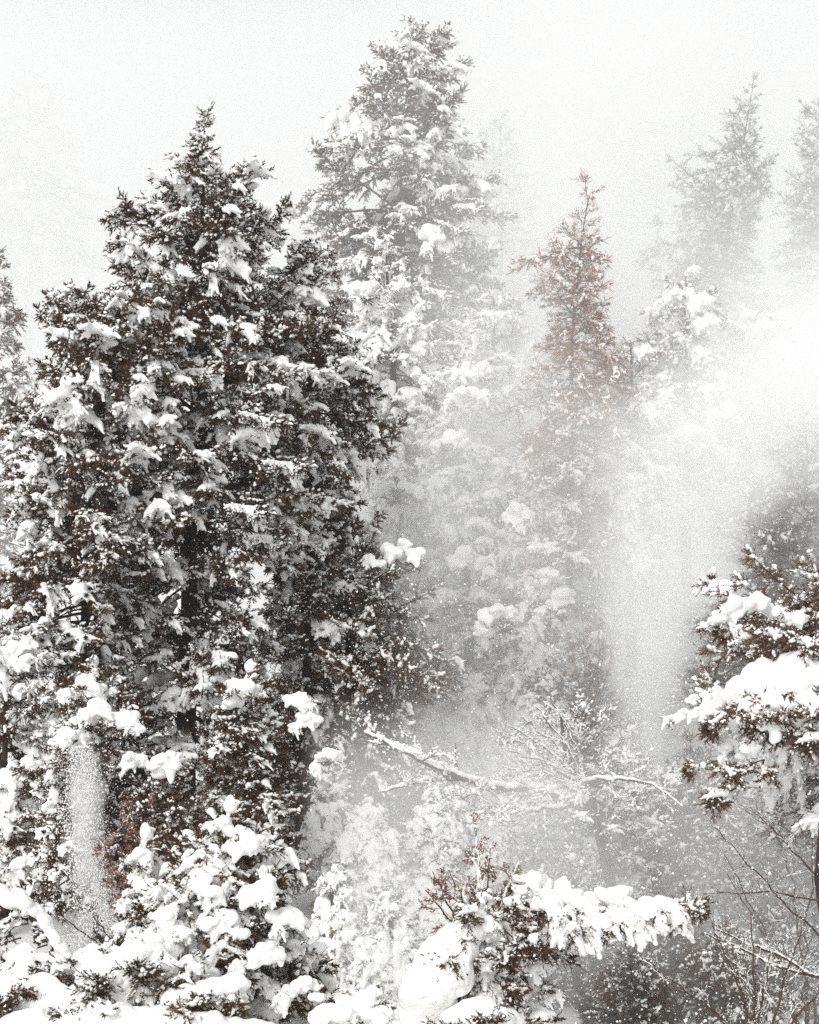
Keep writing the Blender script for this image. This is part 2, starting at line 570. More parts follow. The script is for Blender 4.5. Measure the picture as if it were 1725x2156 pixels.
# ------------------------------------------------------------------ loads, bare branches
def mound(root, u, v, w, h, Y, fingers=2, deep=0.8, vox=None, mat=None, sprigs=None):
    """heaped snow seen centred at (u, v), w x h in photograph units, lying on short boughs that poke out below and through it"""
    s = SC * Y
    c = np.array(W(u, v, Y))
    w, h = w * s, h * s
    P, S, D = [], [], []
    nl = int(np.clip(2.2 * w / h + 2, 3, 9))
    tilt = rng.normal(0, 0.16)
    for i in range(nl):
        a = -1 + 2 * (i + rng.uniform(0.1, 0.9)) / nl
        r = h * rng.uniform(0.24, 0.40) * (1 - 0.3 * abs(a))
        dy = rng.uniform(-1, 1) * w * 0.42 * deep
        zt = h * (0.5 - 0.42 * a * a + tilt * a) - r * 0.85 - rng.uniform(0, 0.28) * h - 0.15 * abs(dy)
        o = c + np.array((a * (w * 0.5 - r * 0.7), dy, zt))
        for _ in range(8):
            rr = r * rng.uniform(0.45, 0.9)
            q = o + rng.normal(0, 0.42 * r, 3) * np.array((1.15, 1, 0.7))
            P.append(q); S.append((rr * rng.uniform(1, 1.3), rr, rr * rng.uniform(0.75, 0.95))); D.append((1, rng.normal(0, .6), rng.normal(0, .3)))
        if rng.random() < 0.8 and i < 8:      # a lobe slumping over the edge
            dr = unit(np.array((a * 0.7 + rng.normal(0, .3), -0.5, -0.8)))
            ln = r * rng.uniform(0.9, 2.0); r0 = r * rng.uniform(0.34, 0.6)
            for j in range(6):
                rr = r0 * (1.1 - 0.11 * j) * rng.uniform(0.85, 1.15)
                P.append(o + dr * ln * (0.4 + 0.6 * j / 5) + rng.normal(0, .12 * r0, 3)); S.append((rr, rr, rr)); D.append(tuple(dr))
    V, F = blobs_arrays(ICO2, P, S, D)
    V, F = remesh(V, F, vox or float(np.clip(h * 0.055, 0.022, 0.05)), 4)
    f1 = 2.2 / h
    d = np.array([(mnoise.noise(Vector(p) * f1), mnoise.noise(Vector(p) * f1 + Vector((9, 3, 1))), mnoise.noise(Vector(p) * f1 + Vector((2, 8, 5))) + 0.5 * mnoise.noise(Vector(p) * f1 * 2.7)) for p in V])
    V = V + d * 0.07 * h
    V -= np.array(root.location)
    o = props(link('snow_pillow', mesh_np('snow_pillow', V, F, (SNOW,)), root), kind='stuff')
    ns = int(np.clip(w * 2.6, 2, 8)) if sprigs is None else sprigs
    for i in range(ns):
        a = rng.uniform(-0.9, 0.9)
        p = c + np.array((a * w * 0.42, rng.uniform(-0.5, 0.2) * w * 0.4 * deep, -h * rng.uniform(0.12, 0.42)))
        az = math.atan2(-rng.uniform(0.1, 1.0), a + rng.normal(0, .5))
        place_bough(root, 'dark' if rng.random() < .6 else 'heavy', 'S', 'drp' if rng.random() < .6 else 'hor', p, az, float(np.clip(h * 0.9, 0.45, 1.05)) * rng.uniform(0.75, 1.1), mat or root_mat.get(root.name), tilt=rng.normal(0, .25))
    return o


def heap(root, pts, Y, fing=(), sprigs=0, mat=None, vox=0.04, amp=0.09):
    """one long smooth heap of snow: pts = [(u, v, radius, depth offset)] in photograph units, fing = [(u0, v0, u1, v1, radius)]"""
    s = SC * Y
    P, S, D = [], [], []
    pts = np.array([(p[0], p[1], p[2], p[3] if len(p) > 3 else 0) for p in pts], float)
    seg = np.linalg.norm(np.diff(pts[:, :2], axis=0), axis=1); cum = np.r_[0, np.cumsum(seg)]
    x = 0.0
    while x <= cum[-1]:
        u, v, r, dy = [np.interp(x, cum, pts[:, i]) for i in range(4)]
        for _ in range(3):
            rr = r * s * rng.uniform(0.7, 1.05)
            c = np.array(W(u, v, Y + dy)) + rng.normal(0, 0.22, 3) * r * s
            P.append(c); S.append((rr * 1.1, rr, rr * 0.9)); D.append((1, rng.normal(0, .5), rng.normal(0, .2)))
        x += r * 0.4
    for (u0, v0, u1, v1, r) in fing:
        a_, b_ = np.array(W(u0, v0, Y - 0.45)), np.array(W(u1, v1, Y - 0.6))
        for j in range(9):
            f = j / 8; rr = r * s * (1.25 - 0.6 * f) * rng.uniform(0.9, 1.1)
            P.append(a_ + (b_ - a_) * f); S.append((rr, rr, rr)); D.append((1, 0, 0))
    V, F = blobs_arrays(ICO2, P, S, D)
    V, F = remesh(V, F, vox, 4)
    f1 = 1.6
    d = np.array([(mnoise.noise(Vector(p) * f1), mnoise.noise(Vector(p) * f1 + Vector((9, 3, 1))), mnoise.noise(Vector(p) * f1 * 1.4 + Vector((2, 8, 5))) + 0.35 * mnoise.noise(Vector(p) * 6)) for p in V]) + 0.22 * np.array([mnoise.noise_vector(Vector(p) * 8.5) for p in V])
    V = V + d * amp - np.array(root.location)
    props(link('snow_pillow', mesh_np('snow_pillow', V, F, (SNOW,)), root), kind='stuff')
    for i in range(2 * sprigs):
        k = rng.integers(len(pts)); u, v, r, dy = pts[k]
        p = np.array(W(u + rng.normal(0, .5) * r, v + r * rng.uniform(0.1, 0.9), Y + dy - r * s * rng.uniform(0.3, 0.9)))
        place_bough(root, 'dark', 'S', 'drp' if rng.random() < .6 else 'hor', p, rng.uniform(-2.8, -0.3), rng.uniform(0.5, 0.85), mat or root_mat.get(root.name), tilt=rng.normal(0, .3))


root_mat = {}


def snow_ridge(pts, rads, vox=0.035, jit=0.25, lift=0.5):
    """snow lying along a polyline of world points"""
    pts = np.array(pts, float)
    seg = np.linalg.norm(np.diff(pts, axis=0), axis=1); cum = np.r_[0, np.cumsum(seg)]
    P, S, D = [], [], []
    t = 0.0
    while t < cum[-1]:
        p = np.array([np.interp(t, cum, pts[:, i]) for i in range(3)])
        r = np.interp(t, cum, rads) * rng.uniform(0.7, 1.2)
        q = np.array([np.interp(min(t + 0.05, cum[-1]), cum, pts[:, i]) for i in range(3)])
        P.append(p + np.array((0, 0, r * lift)) + rng.normal(0, jit * r, 3)); S.append((r * 1.2, r, r * 0.9)); D.append(q - p + 1e-5)
        t += max(r * 0.55, 0.012)
    V, F = blobs_arrays(ICO2, P, S, D)
    return remesh(V, F, vox, 3)


def empty(name, loc, label, cat, group=None):
    o = bpy.data.objects.new(name, None); PENDING.append(o)
    o.location = loc; o.empty_display_size = 0.3
    return props(o, label, cat, group)


def bare_branch(root, pts, r0, r1, twigs, tw_len, snow_r, leaves=None, nleaf=0, droop=0.0, snow_p=0.7, up=0.1, leaf_l=0.08):
    """a bare branch (world points) with side twigs, a line of snow on top and, if wanted, clinging leaves"""
    pts = np.array(pts, float)
    k = 14
    u = np.linspace(0, 1, len(pts)); uu = np.linspace(0, 1, k)
    P = np.stack([np.interp(uu, u, pts[:, i]) for i in range(3)], 1)
    P[1:-1] = (P[:-2] + 2 * P[1:-1] + P[2:]) / 4
    P[1:-1] += rng.normal(0, 0.009 * np.linalg.norm(pts[-1] - pts[0]), (k - 2, 3)) * np.array((1, 1, 0.8))
    wood = Acc(); wood.tube(P, np.linspace(r0, r1, k), 6)
    TP, TD, TL = [], [], []
    fp, fs, fd = [], [], []

    def grow(o, d, l, r, lev):
        m = 6; q = [o]; dd = d
        for j in range(m - 1):
            q.append(q[-1] + dd * l / (m - 1))
            dd = unit(dd + rng.normal(0, 0.16, 3) + np.array((0, 0, up * 0.5 - droop)))
        q = np.array(q)
        wood.tube(q, np.linspace(r, r * 0.45, m), 4)
        for j in range(m - 1):
            dz = unit(q[j + 1] - q[j])
            if rng.random() < snow_p * (1 - 0.5 * abs(dz[2])):
                rr = rng.uniform(0.6, 1.3) * snow_r * (0.55 if lev == 0 else 0.38)
                fp.append((q[j] + q[j + 1]) / 2 + np.array((0, 0, rr * 0.6 + r * 0.5))); fs.append((l / (m - 1) * 0.62, rr, rr)); fd.append(q[j + 1] - q[j])
        TP.append(q[2]); TD.append(d); TL.append(l * 0.6)
        if lev < 2:
            for _ in range(rng.integers(2, 5)):
                j = rng.integers(1, m - 1)
                e = unit(unit(q[j] - q[j - 1]) + rng.normal(0, 0.55, 3) + np.array((0, 0, up)))
                grow(q[j], e, l * rng.uniform(0.35, 0.65), r * 0.6, lev + 1)
    for i in range(twigs):
        t = 0.12 + 0.86 * (i + rng.random()) / twigs
        f = t * (k - 1); i0 = min(int(f), k - 2)
        ax = unit(P[i0 + 1] - P[i0])
        d = unit(ax * rng.uniform(0.4, 1.0) + rng.normal(0, 0.6, 3) + np.array((0, 0, up)))
        grow(P[i0], d, tw_len * rng.uniform(0.5, 1.2) * (1.15 - 0.5 * t), max(r1 * 0.7, 0.006), 0)
    wv, wf = wood.arrays()
    loc = np.array(root.location)
    b = link('branch', mesh_np('branch', wv - loc, wf, (TWIG,)), root)
    sv, sf, n = [], [], 0
    if snow_r > 0:
        V, F = snow_ridge(P + np.array((0, 0, 0.9)) * np.linspace(r0, r1, k)[:, None], snow_r * np.interp(uu, [0, 1], [1.1, 0.6]) * (0.75 + 0.5 * rng.random(k)), 0.025); sv.append(V); sf.append(F); n = len(V)
        if fp:
            V, F = blobs_arrays(ICO1, fp, fs, fd); sv.append(V); sf.append(F + n)
        props(link('snow', mesh_np('branch_snow', np.vstack(sv) - loc, np.vstack(sf), (SNOW,)), b), kind='stuff')
    if leaves is not None and TP:
        V, F = bristles(np.array(TP), np.array(TD), np.array(TL), nleaf, leaf_l, leaf_l * 0.55, (25, 95))
        props(link('leaves', mesh_np('branch_leaves', V - loc, F, (leaves,), smooth=False), b), kind='stuff')
    return b


def WP(lst, Y):
    return [tuple(W(p[0], p[1], Y + (p[2] if len(p) > 2 else 0))) for p in lst]


def place_bough(root, style, c, pn, p, az, k, mat=None, tilt=0.0):
    e = LIB[(style, c, pn)][rng.integers(len(LIB[(style, c, pn)]))]
    return add_bough(root, e, tuple(Vector(p) - root.location), az, k, mat, tilt=tilt)


# ------------------------------------------------------------------ trees
G_DARK = 'snowy evergreens in the dark clump at the left'
make_tree('evergreen_tree', 'tall dark snow-flecked evergreen whose pointed tip rises above the left clump', 60.0,
          [(430, 245), (425, 600), (400, 1100), (385, 1870)],
          [(255, 424, 438), (300, 395, 470), (330, 332, 528), (400, 315, 568), (450, 285, 588), (490, 212, 588), (560, 208, 592), (610, 240, 625),
           (700, 150, 690), (800, 130, 700), (900, 120, 700), (1000, 110, 700), (1100, 110, 690), (1200, 120, 640), (1350, 150, 600), (1500, 180, 590), (1650, 210, 540), (1760, 260, 500)],
          290, ('dark', 'heavy', 0.11), group=G_DARK)
make_tree('evergreen_tree', 'broad dark evergreen with white loads filling the left edge of the dark clump', 57.0,
          [(195, 640), (185, 1000), (175, 1900)],
          [(622, 90, 300), (660, 80, 350), (700, 75, 380), (800, 66, 390), (900, 40, 380), (1000, 12, 380), (1100, 0, 360), (1200, -30, 340), (1300, -20, 330), (1400, 0, 300), (1500, 30, 260)],
          240, ('dark', 'heavy', 0.11), group=G_DARK, tipped=False)
make_tree('evergreen_tree', 'dark evergreen on the right side of the left clump, a pale plume behind it', 62.0,
          [(672, 515), (655, 800), (640, 1800)],
          [(520, 620, 712), (560, 590, 716), (640, 560, 724), (690, 520, 768), (800, 480, 788), (860, 530, 795), (930, 470, 828), (1000, 480, 790), (1080, 540, 765), (1140, 540, 740), (1300, 560, 720), (1500, 560, 700), (1700, 560, 720)],
          295, ('dark', 'heavy', 0.11), group=G_DARK, tipped=False)
t_low = make_tree('evergreen_tree', 'brownish half-veiled evergreen low at the right foot of the dark clump', 63.0,
          [(745, 1085), (735, 1300), (725, 1850)],
          [(1100, 690, 830), (1170, 600, 885), (1250, 580, 890), (1330, 540, 880), (1400, 500, 990), (1460, 520, 930), (1540, 540, 860), (1640, 560, 880), (1800, 560, 860)],
          200, ('dark', 'shade', 0.45), group=G_DARK, mat=NEEDLE_BROWN)
mound(t_low, 835, 1160, 100, 60, 61.5, 6)
t_tall = make_tree('evergreen_tree', 'tallest blunt-topped evergreen, half lost in blowing snow behind the dark clump', 82.0,
          [(865, 62), (850, 400), (835, 700), (830, 1420)],
          [(66, 800, 925), (100, 775, 974), (160, 758, 980), (195, 735, 975), (240, 676, 978), (300, 676, 1008), (345, 630, 1042), (420, 618, 1060), (480, 600, 1090), (560, 640, 1060),
           (700, 680, 1060), (900, 720, 1090), (1100, 760, 1120), (1350, 700, 1100)],
          290, ('dark', 'heavy', 0.16), tipped=False, mat=NEEDLE_BROWN)
mound(t_tall, 912, 500, 66, 62, 79, 5)
make_tree('evergreen_tree', 'faint grey evergreen just right of the tallest tree, nearly lost in drift', 112.0,
          [(1055, 235), (1050, 1100)],
          [(245, 1025, 1075), (320, 1000, 1105), (420, 980, 1130), (520, 960, 1130), (700, 930, 1150), (1000, 900, 1180)], 140, 'dark')
t_slim = make_tree('snowy_conifer', 'slim snow-capped conifer standing in front of the tallest tree', 71.0,
          [(812, 503), (830, 800), (835, 1300)],
          [(512, 798, 828), (560, 772, 868), (620, 742, 895), (700, 735, 925), (780, 760, 955), (860, 785, 950), (960, 770, 980), (1100, 760, 960), (1250, 760, 940)], 120, 'heavy')
mound(t_slim, 765, 610, 50, 45, 70, 4); mound(t_slim, 728, 712, 78, 50, 69, 5)
t_rust = make_tree('rusty_conifer', 'small rust-coloured conifer with a thin crooked tip', 65.0,
          [(1245, 383), (1222, 520), (1205, 700), (1200, 1250)],
          [(395, 1236, 1254), (450, 1198, 1266), (530, 1150, 1272), (555, 1085, 1276), (600, 1105, 1290), (700, 1120, 1305), (800, 1085, 1300), (880, 1080, 1320), (1000, 1100, 1330), (1200, 1080, 1320)],
          200, ('shade', 'sparse', 0.40), mat=LEAF_RUST, r_base=0.09)
t_spruce = make_tree('spruce_tree', 'pale brown open-branched spruce leaning slightly at the upper right', 86.0,
          [(1588, 168), (1550, 400), (1500, 700), (1470, 1250)],
          [(180, 1570, 1597), (230, 1528, 1606), (300, 1500, 1616), (360, 1428, 1622), (450, 1370, 1612), (520, 1310, 1592), (600, 1320, 1600), (700, 1330, 1620), (820, 1350, 1610), (1000, 1350, 1620), (1200, 1340, 1600)],
          295, ('shade', 'sparse', 0.25), r_base=0.13)
make_tree('spruce_tree', 'pale spruce cut off by the upper right edge of the view', 90.0,
          [(1725, 200), (1735, 600), (1740, 1200)],
          [(210, 1690, 1760), (290, 1652, 1790), (400, 1650, 1810), (600, 1640, 1830), (800, 1620, 1850), (1100, 1600, 1880)], 250, ('shade', 'sparse', 0.25), r_base=0.14)
make_tree('evergreen_tree', 'hazy evergreen cut off by the left edge beside the dark clump', 75.0,
          [(-8, 528), (-12, 1000), (-12, 1600)],
          [(540, -35, 12), (650, -80, 46), (800, -100, 78), (1000, -110, 80), (1250, -110, 110), (1500, -110, 120)], 120, 'dark', mat=NEEDLE_BROWN)
G_MID = 'snow-heaped conifers in the drift at the middle'
t_mid = make_tree('snowy_conifer', 'rounded conifer heaped with snow in the middle of the drift', 69.0,
          [(985, 745), (985, 1000), (990, 1500)],
          [(765, 950, 1050), (820, 895, 1110), (900, 865, 1130), (1000, 850, 1145), (1100, 870, 1160), (1200, 880, 1170), (1350, 880, 1150), (1480, 880, 1120)], 150, 'heavy', group=G_MID)
mound(t_mid, 985, 785, 85, 50, 67.5, 5); mound(t_mid, 975, 832, 120, 50, 66.5, 6); mound(t_mid, 985, 1170, 92, 66, 66.8, 4); mound(t_mid, 955, 915, 60, 50, 66, 4)
t_lob = make_tree('snowy_conifer', 'low conifer with a domed white head just right of the dark clump', 70.0,
          [(845, 1000), (845, 1250), (845, 1600)],
          [(1015, 800, 895), (1060, 785, 915), (1130, 780, 920), (1220, 800, 960), (1350, 800, 980), (1500, 780, 960)], 75, 'heavy', group=G_MID)
mound(t_lob, 840, 1030, 115, 66, 68.5, 5); mound(t_lob, 920, 1260, 90, 66, 67.5, 4)
t_pad = make_tree('snowy_conifer', 'snow-padded conifer right of the middle, with brown twigs low on its side', 66.0,
          [(1140, 995), (1150, 1250), (1155, 1700)],
          [(1010, 1075, 1190), (1120, 1085, 1212), (1220, 1100, 1245), (1300, 1090, 1305), (1400, 1075, 1310), (1550, 1050, 1300), (1680, 1040, 1290)], 140, 'heavy', mat=NEEDLE_BROWN, group=G_MID)
mound(t_pad, 1090, 1070, 62, 50, 64.5, 4); mound(t_pad, 1150, 1150, 66, 36, 64, 4); mound(t_pad, 1155, 1212, 70, 44, 64, 3); mound(t_pad, 1185, 1262, 52, 62, 64, 3); mound(t_pad, 1040, 1295, 86, 56, 63.5, 3)
make_tree('snowy_conifer', 'dim conifer behind the plume, right of the snow-padded one', 74.0,
          [(1330, 820), (1335, 1100), (1340, 1600)],
          [(835, 1290, 1370), (950, 1240, 1420), (1100, 1220, 1460), (1300, 1200, 1480), (1500, 1190, 1500)], 140, 'dark', mat=NEEDLE_BROWN, group=G_MID)
G_PALE = 'pale snow-heaped conifers behind the plume at the upper right'
for (u, v, Y, hw, nb, lab) in ((1445, 560, 68.0, 120, 110, 'pale snow-heaped conifer just left below the leaning spruce'), (1590, 640, 70.0, 130, 110, 'pale snow-heaped conifer at the upper edge of the white plume'),
                               (1330, 700, 66.0, 100, 100, 'pale snow-heaped conifer right below the rusty conifer'), (1040, 600, 76.0, 120, 90, 'pale conifer in the gap between the tallest tree and the rusty one')):
    make_tree('snowy_conifer', lab, Y, [(u, v), (u, v + 700)],
              [(v + 10, u - hw * .25, u + hw * .25), (v + 80, u - hw * .7, u + hw * .7), (v + 200, u - hw, u + hw), (v + 500, u - hw * 1.15, u + hw * 1.15)], nb, ('sparse', 'heavy', 0.55), mat=NEEDLE_BROWN, group=G_PALE, tipped=False)

G_LOW = 'low snowy conifers in the drift below the middle'
for (u, v, Y, hw, nb, st, mt, lab) in (
        (700, 1600, 57.0, 85, 60, 'heavy', NEEDLE_BROWN, 'low snowy conifer just behind the bowed young pine'),
        (835, 1430, 66.0, 120, 90, 'dark', NEEDLE_BROWN, 'veiled brown conifer left of the bare snow-lined branches'),
        (990, 1410, 67.0, 110, 90, 'heavy', NEEDLE_BROWN, 'veiled conifer directly behind the bare snow-lined branches'),
        (780, 1690, 56.0, 110, 80, 'heavy', NEEDLE_BROWN, 'low drift-veiled conifer below the bare snow-lined branches'),
        (1240, 1420, 64.0, 110, 100, 'dark', NEEDLE_BROWN, 'veiled brown conifer at the foot of the white plume'),
        (930, 1640, 59.0, 120, 90, 'heavy', NEEDLE_BROWN, 'drift-veiled conifer under the lowest snow-lined branch'),
        (1090, 1730, 56.0, 120, 90, 'heavy', NEEDLE_BROWN, 'drift-veiled low conifer under the leaning bare tree'),
        (930, 1800, 53.0, 120, 80, 'heavy', NEEDLE_BROWN, 'drift-veiled low conifer behind the rust-leaved shrub'),
        (1260, 1690, 60.5, 120, 90, 'shade', NEEDLE_BROWN, 'veiled brown conifer behind the leaning bare tree'),
        (1205, 1800, 50.0, 120, 80, 'sparse', NEEDLE_BROWN, 'thin snow-dusted conifer at the foot of the leaning bare tree'),
        (1230, 1480, 55.5, 190, 110, 'sparse', NEEDLE_BROWN, 'thin brown conifer with layered snow-dusted boughs behind the leaning bare tree'),
        (700, 1830, 50.0, 90, 70, 'heavy', NEEDLE_BROWN, 'low snow-hung conifer to the right of the bowed young pine'),
        (820, 1890, 49.0, 100, 70, 'heavy', NEEDLE_BROWN, 'low snow-hung conifer left of the leaning white heap')):
    bv = 1078 - (float(np.interp(Y, [40, 54, 70], [-1.8, -.2, 1.3])) - CAM_Z) / (SC * Y)
    make_tree('snowy_conifer', lab, Y, [(u, v), (u + rng.uniform(-10, 10), bv)],
              [(v + 10, u - hw * .2, u + hw * .2), (v + 70, u - hw * .6, u + hw * .6), (v + 170, u - hw, u + hw), (bv - 60, u - hw * 1.15, u + hw * 1.15)], nb, st, mat=mt, group=G_LOW)

# right side
t_brown = make_tree('evergreen_tree', 'brown-grey evergreen behind the snowy boughs at the right edge', 63.0,
          [(1700, 880), (1695, 1200), (1690, 1950)],
          [(900, 1655, 1740), (1000, 1590, 1790), (1100, 1525, 1810), (1200, 1485, 1830), (1320, 1440, 1840), (1450, 1420, 1840), (1600, 1430, 1840), (1800, 1420, 1840)], 230, 'shade', mat=NEEDLE_BROWN)
t_right = make_tree('snowy_conifer', 'near conifer reaching in from the right edge under thick white pillows', 47.0,
          [(1800, 1120), (1800, 1500), (1800, 2350)],
          [(1160, 1760, 1860), (1225, 1520, 2000), (1300, 1465, 2020), (1370, 1520, 2040), (1500, 1470, 2060), (1560, 1470, 2060), (1640, 1520, 2060), (1700, 1560, 2060), (1760, 1600, 2060)], 85, ('shade', 'heavy', 0.22), mat=NEEDLE_BROWN)
heap(t_right, [(1560, 1462, 30, 0), (1590, 1438, 42, -.1), (1640, 1428, 48, -.2), (1700, 1430, 50, -.2), (1780, 1445, 52, 0)], 43.4,
     [(1575, 1480, 1558, 1515, 13), (1600, 1490, 1608, 1535, 16), (1640, 1500, 1634, 1562, 18), (1664, 1500, 1668, 1530, 15), (1690, 1500, 1682, 1545, 15), (1712, 1500, 1696, 1566, 16), (1742, 1510, 1728, 1552, 15)], 6, NEEDLE_BROWN)
heap(t_right, [(1586, 1482, 24, -.5), (1640, 1486, 34, -.6), (1700, 1492, 38, -.6), (1775, 1510, 40, -.4)], 43.4, [], 2, NEEDLE_BROWN)
mound(t_right, 1710, 1370, 70, 70, 44, 3); mound(t_right, 1530, 1570, 76, 56, 44, 4); mound(t_right, 1480, 1500, 130, 34, 44.5, 4)
mound(t_right, 1570, 1275, 130, 62, 44.0, 6); mound(t_right, 1660, 1290, 90, 54, 44.2, 5); mound(t_right, 1510, 1300, 66, 40, 44.0, 3)
for (u, v, dy) in ((1530, 1660, .4), (1560, 1500, 0), (1620, 1515, -1), (1680, 1520, -.6), (1720, 1540, -1), (1500, 1600, 0), (1590, 1310, 0), (1660, 1330, -.5), (1590, 1600, 0)):
    for az in (math.pi + rng.normal(0, .5), -1.6 + rng.normal(0, .5)):
        place_bough(t_right, 'dark', 'S', 'drp', W(u + 20, v, 44 + dy), az, rng.uniform(0.8, 1.2), NEEDLE_BROWN)
G_SHADE = 'brown conifers in the shade at the lower right'
for (u, v, Y, hw, nb, lab) in ((1460, 1560, 57.0, 120, 110, 'shaded brown conifer at the lower right beside the plume'),
                               (1600, 1690, 53.0, 150, 130, 'shaded brown conifer below the big white pillow'),
                               (1760, 1640, 51.0, 140, 110, 'shaded conifer at the lower right edge of the view'),
                               (1680, 1880, 49.0, 150, 120, 'shaded brown conifer in the bottom right corner'),
                               (1420, 1760, 58.0, 150, 130, 'shaded brown conifer behind the tip of the snowy bough'),
                               (1330, 1990, 46.5, 130, 90, 'low shaded conifer at the bottom edge under the snowy bough'),
                               (1370, 1860, 50.0, 120, 80, 'low shaded conifer under the snowy bough'),
                               (1220, 1960, 49.0, 120, 80, 'low shaded conifer between the leaning heap and the snowy bough'),
                               (1520, 1960, 47.0, 150, 100, 'low shaded conifer at the bottom right under falling flakes')):
    bv = 1078 - (float(np.interp(Y, [40, 54, 70], [-1.8, -.2, 1.3])) - CAM_Z) / (SC * Y)
    make_tree('brown_conifer', lab, Y, [(u, v), (u, max(bv, v + 200))],
              [(v + 10, u - hw * .2, u + hw * .2), (v + 90, u - hw * .7, u + hw * .7), (v + 200, u - hw, u + hw), (max(bv, v + 200) - 20, u - hw * 1.2, u + hw * 1.2)], nb, 'shade', group=G_SHADE)

# lower left
t_sm = make_tree('snowy_conifer', 'small conifer smothered in white above the falling snow at the left', 52.0,
          [(205, 1405), (205, 1700), (205, 2010)],
          [(1415, 165, 250), (1480, 130, 300), (1550, 110, 318), (1600, 60, 330), (1680, 50, 330), (1790, 60, 320), (1900, 50, 300)], 100, 'dark')
mound(t_sm, 182, 1442, 84, 52, 51.0, 5); mound(t_sm, 195, 1498, 100, 56, 50.7, 5); mound(t_sm, 150, 1550, 84, 50, 50.5, 4); mound(t_sm, 265, 1510, 74, 56, 50.8, 5); mound(t_sm, 282, 1600, 66, 44, 50.5, 3); mound(t_sm, 62, 1605, 42, 40, 50.5, 2); mound(t_sm, 360, 1600, 70, 66, 50.5, 5)
t_ft = make_tree('snowy_conifer', 'snowy conifer before the foot of the tallest dark tree', 53.0,
          [(515, 1415), (520, 1650), (520, 1960)],
          [(1425, 494, 532), (1480, 447, 572), (1540, 440, 620), (1600, 430, 630), (1660, 435, 640), (1720, 430, 630), (1850, 430, 620)], 110, 'dark')
mound(t_ft, 510, 1455, 80, 66, 51.8, 5); mound(t_ft, 628, 1470, 56, 40, 51.6, 4); mound(t_ft, 648, 1510, 44, 40, 51.6, 4); mound(t_ft, 690, 1590, 60, 44, 51.6, 2)
make_tree('snowy_conifer', 'snowy conifer cut off by the left edge below the dark clump', 54.0,
          [(10, 1312), (10, 1600), (10, 2060)],
          [(1322, -30, 60), (1400, -50, 140), (1500, -60, 145), (1650, -60, 130), (1800, -60, 180), (1900, -60, 180)], 120, ('dark', 'heavy', 0.3))
make_tree('evergreen_tree', 'shaded dark evergreen at the foot of the left clump behind the slender pine', 51.0,
          [(335, 1600), (335, 1800), (335, 2080)],
          [(1615, 290, 380), (1700, 230, 430), (1800, 220, 450), (1950, 200, 470)], 110, 'shade', mat=NEEDLE)
t_py = make_tree('young_pine', 'near olive-needled young pine bowed under snow at the bottom left', 40.0,
          [(465, 1712), (490, 1900), (500, 2380)],
          [(1722, 432, 492), (1770, 385, 560), (1820, 372, 625), (1900, 310, 650), (2000, 290, 660), (2100, 270, 690), (2200, 250, 710)], 125, ('dark', 'heavy', 0.42), mat=NEEDLE_OLIVE)
for (u, v, w, h, dy) in ((470, 1735, 56, 44, -.4), (520, 1775, 90, 56, -.8), (425, 1850, 66, 66, -.9), (600, 1800, 50, 60, -.6), (545, 1880, 80, 66, -1.2), (470, 1940, 90, 60, -1.3), (345, 1930, 80, 60, -1.2),
                         (330, 1990, 110, 80, -1.4), (610, 1930, 70, 60, -1.0), (560, 2010, 80, 66, -1.4), (430, 2060, 120, 60, -1.6), (640, 2080, 90, 50, -1.3)):
    mound(t_py, u, v, w, h, 40 + dy, 3)
t_sl = make_tree('young_pine', 'slender snow-clad young pine left of the bowed olive one', 41.0,
          [(298, 1770), (300, 1950), (300, 2330)],
          [(1780, 286, 318), (1830, 286, 352), (1900, 280, 380), (2000, 255, 390), (2100, 220, 400)], 50, ('dark', 'heavy', 0.4), mat=NEEDLE_OLIVE)
mound(t_sl, 300, 1800, 34, 60, 40.5, 2); mound(t_sl, 312, 1870, 60, 60, 40.4, 3); mound(t_sl, 352, 1835, 36, 36, 40.4, 2)
u, v, w = 60, 140, 150
make_tree('evergreen_tree', 'barely visible tree dissolving in the sky at the upper left', 126.0, [(u, v), (u, v + 900)],
          [(v + 10, u - w * .2, u + w * .2), (v + 120, u - w * .6, u + w * .6), (v + 300, u - w, u + w), (v + 550, u - w * 1.3, u + w * 1.3)], 90, 'dark')

# bent sapling and heaped shrubs at the bottom left
Y = 41.5
r = empty('bent_sapling', W(250, 2380, Y), 'sapling bent into an arch by snow at the lower left edge', 'sapling')
bare_branch(r, WP([(-60, 1850), (0, 1880), (70, 1935), (125, 2005), (190, 2085), (235, 2150), (250, 2380)], Y), 0.03, 0.05, 16, 0.5, 0.15, NEEDLE_OLIVE, 10, droop=0.12, up=-0.25)
for (u, v) in ((10, 1900), (60, 1945), (100, 1990), (140, 2040), (190, 2100)):
    place_bough(r, 'heavy', 'S', 'drp', W(u, v, Y), rng.uniform(3, 5), rng.uniform(0.8, 1.1), NEEDLE_OLIVE)
    place_bough(r, 'heavy', 'M', 'drp', W(u - 15, v + 30, Y + .2), rng.uniform(3, 6), rng.uniform(0.6, 0.8), NEEDLE_OLIVE)
t_hs = make_tree('snow_laden_shrub', 'shrub buried under broad white heaps at the very bottom left', 38.0, [(250, 1985), (260, 2400)],
          [(1995, 180, 330), (2060, 60, 420), (2130, -40, 520), (2200, -60, 600)], 70, ('dark', 'heavy', 0.4), cat='shrub', mat=NEEDLE_OLIVE, tipped=False)
heap(t_hs, [(175, 2150, 46, -.8), (205, 2095, 50, -.7), (260, 2050, 54, -.6), (320, 2025, 44, -.5), (352, 2045, 34, -.4)], 38, [(340, 2060, 372, 2110, 20)], 6, NEEDLE_OLIVE)
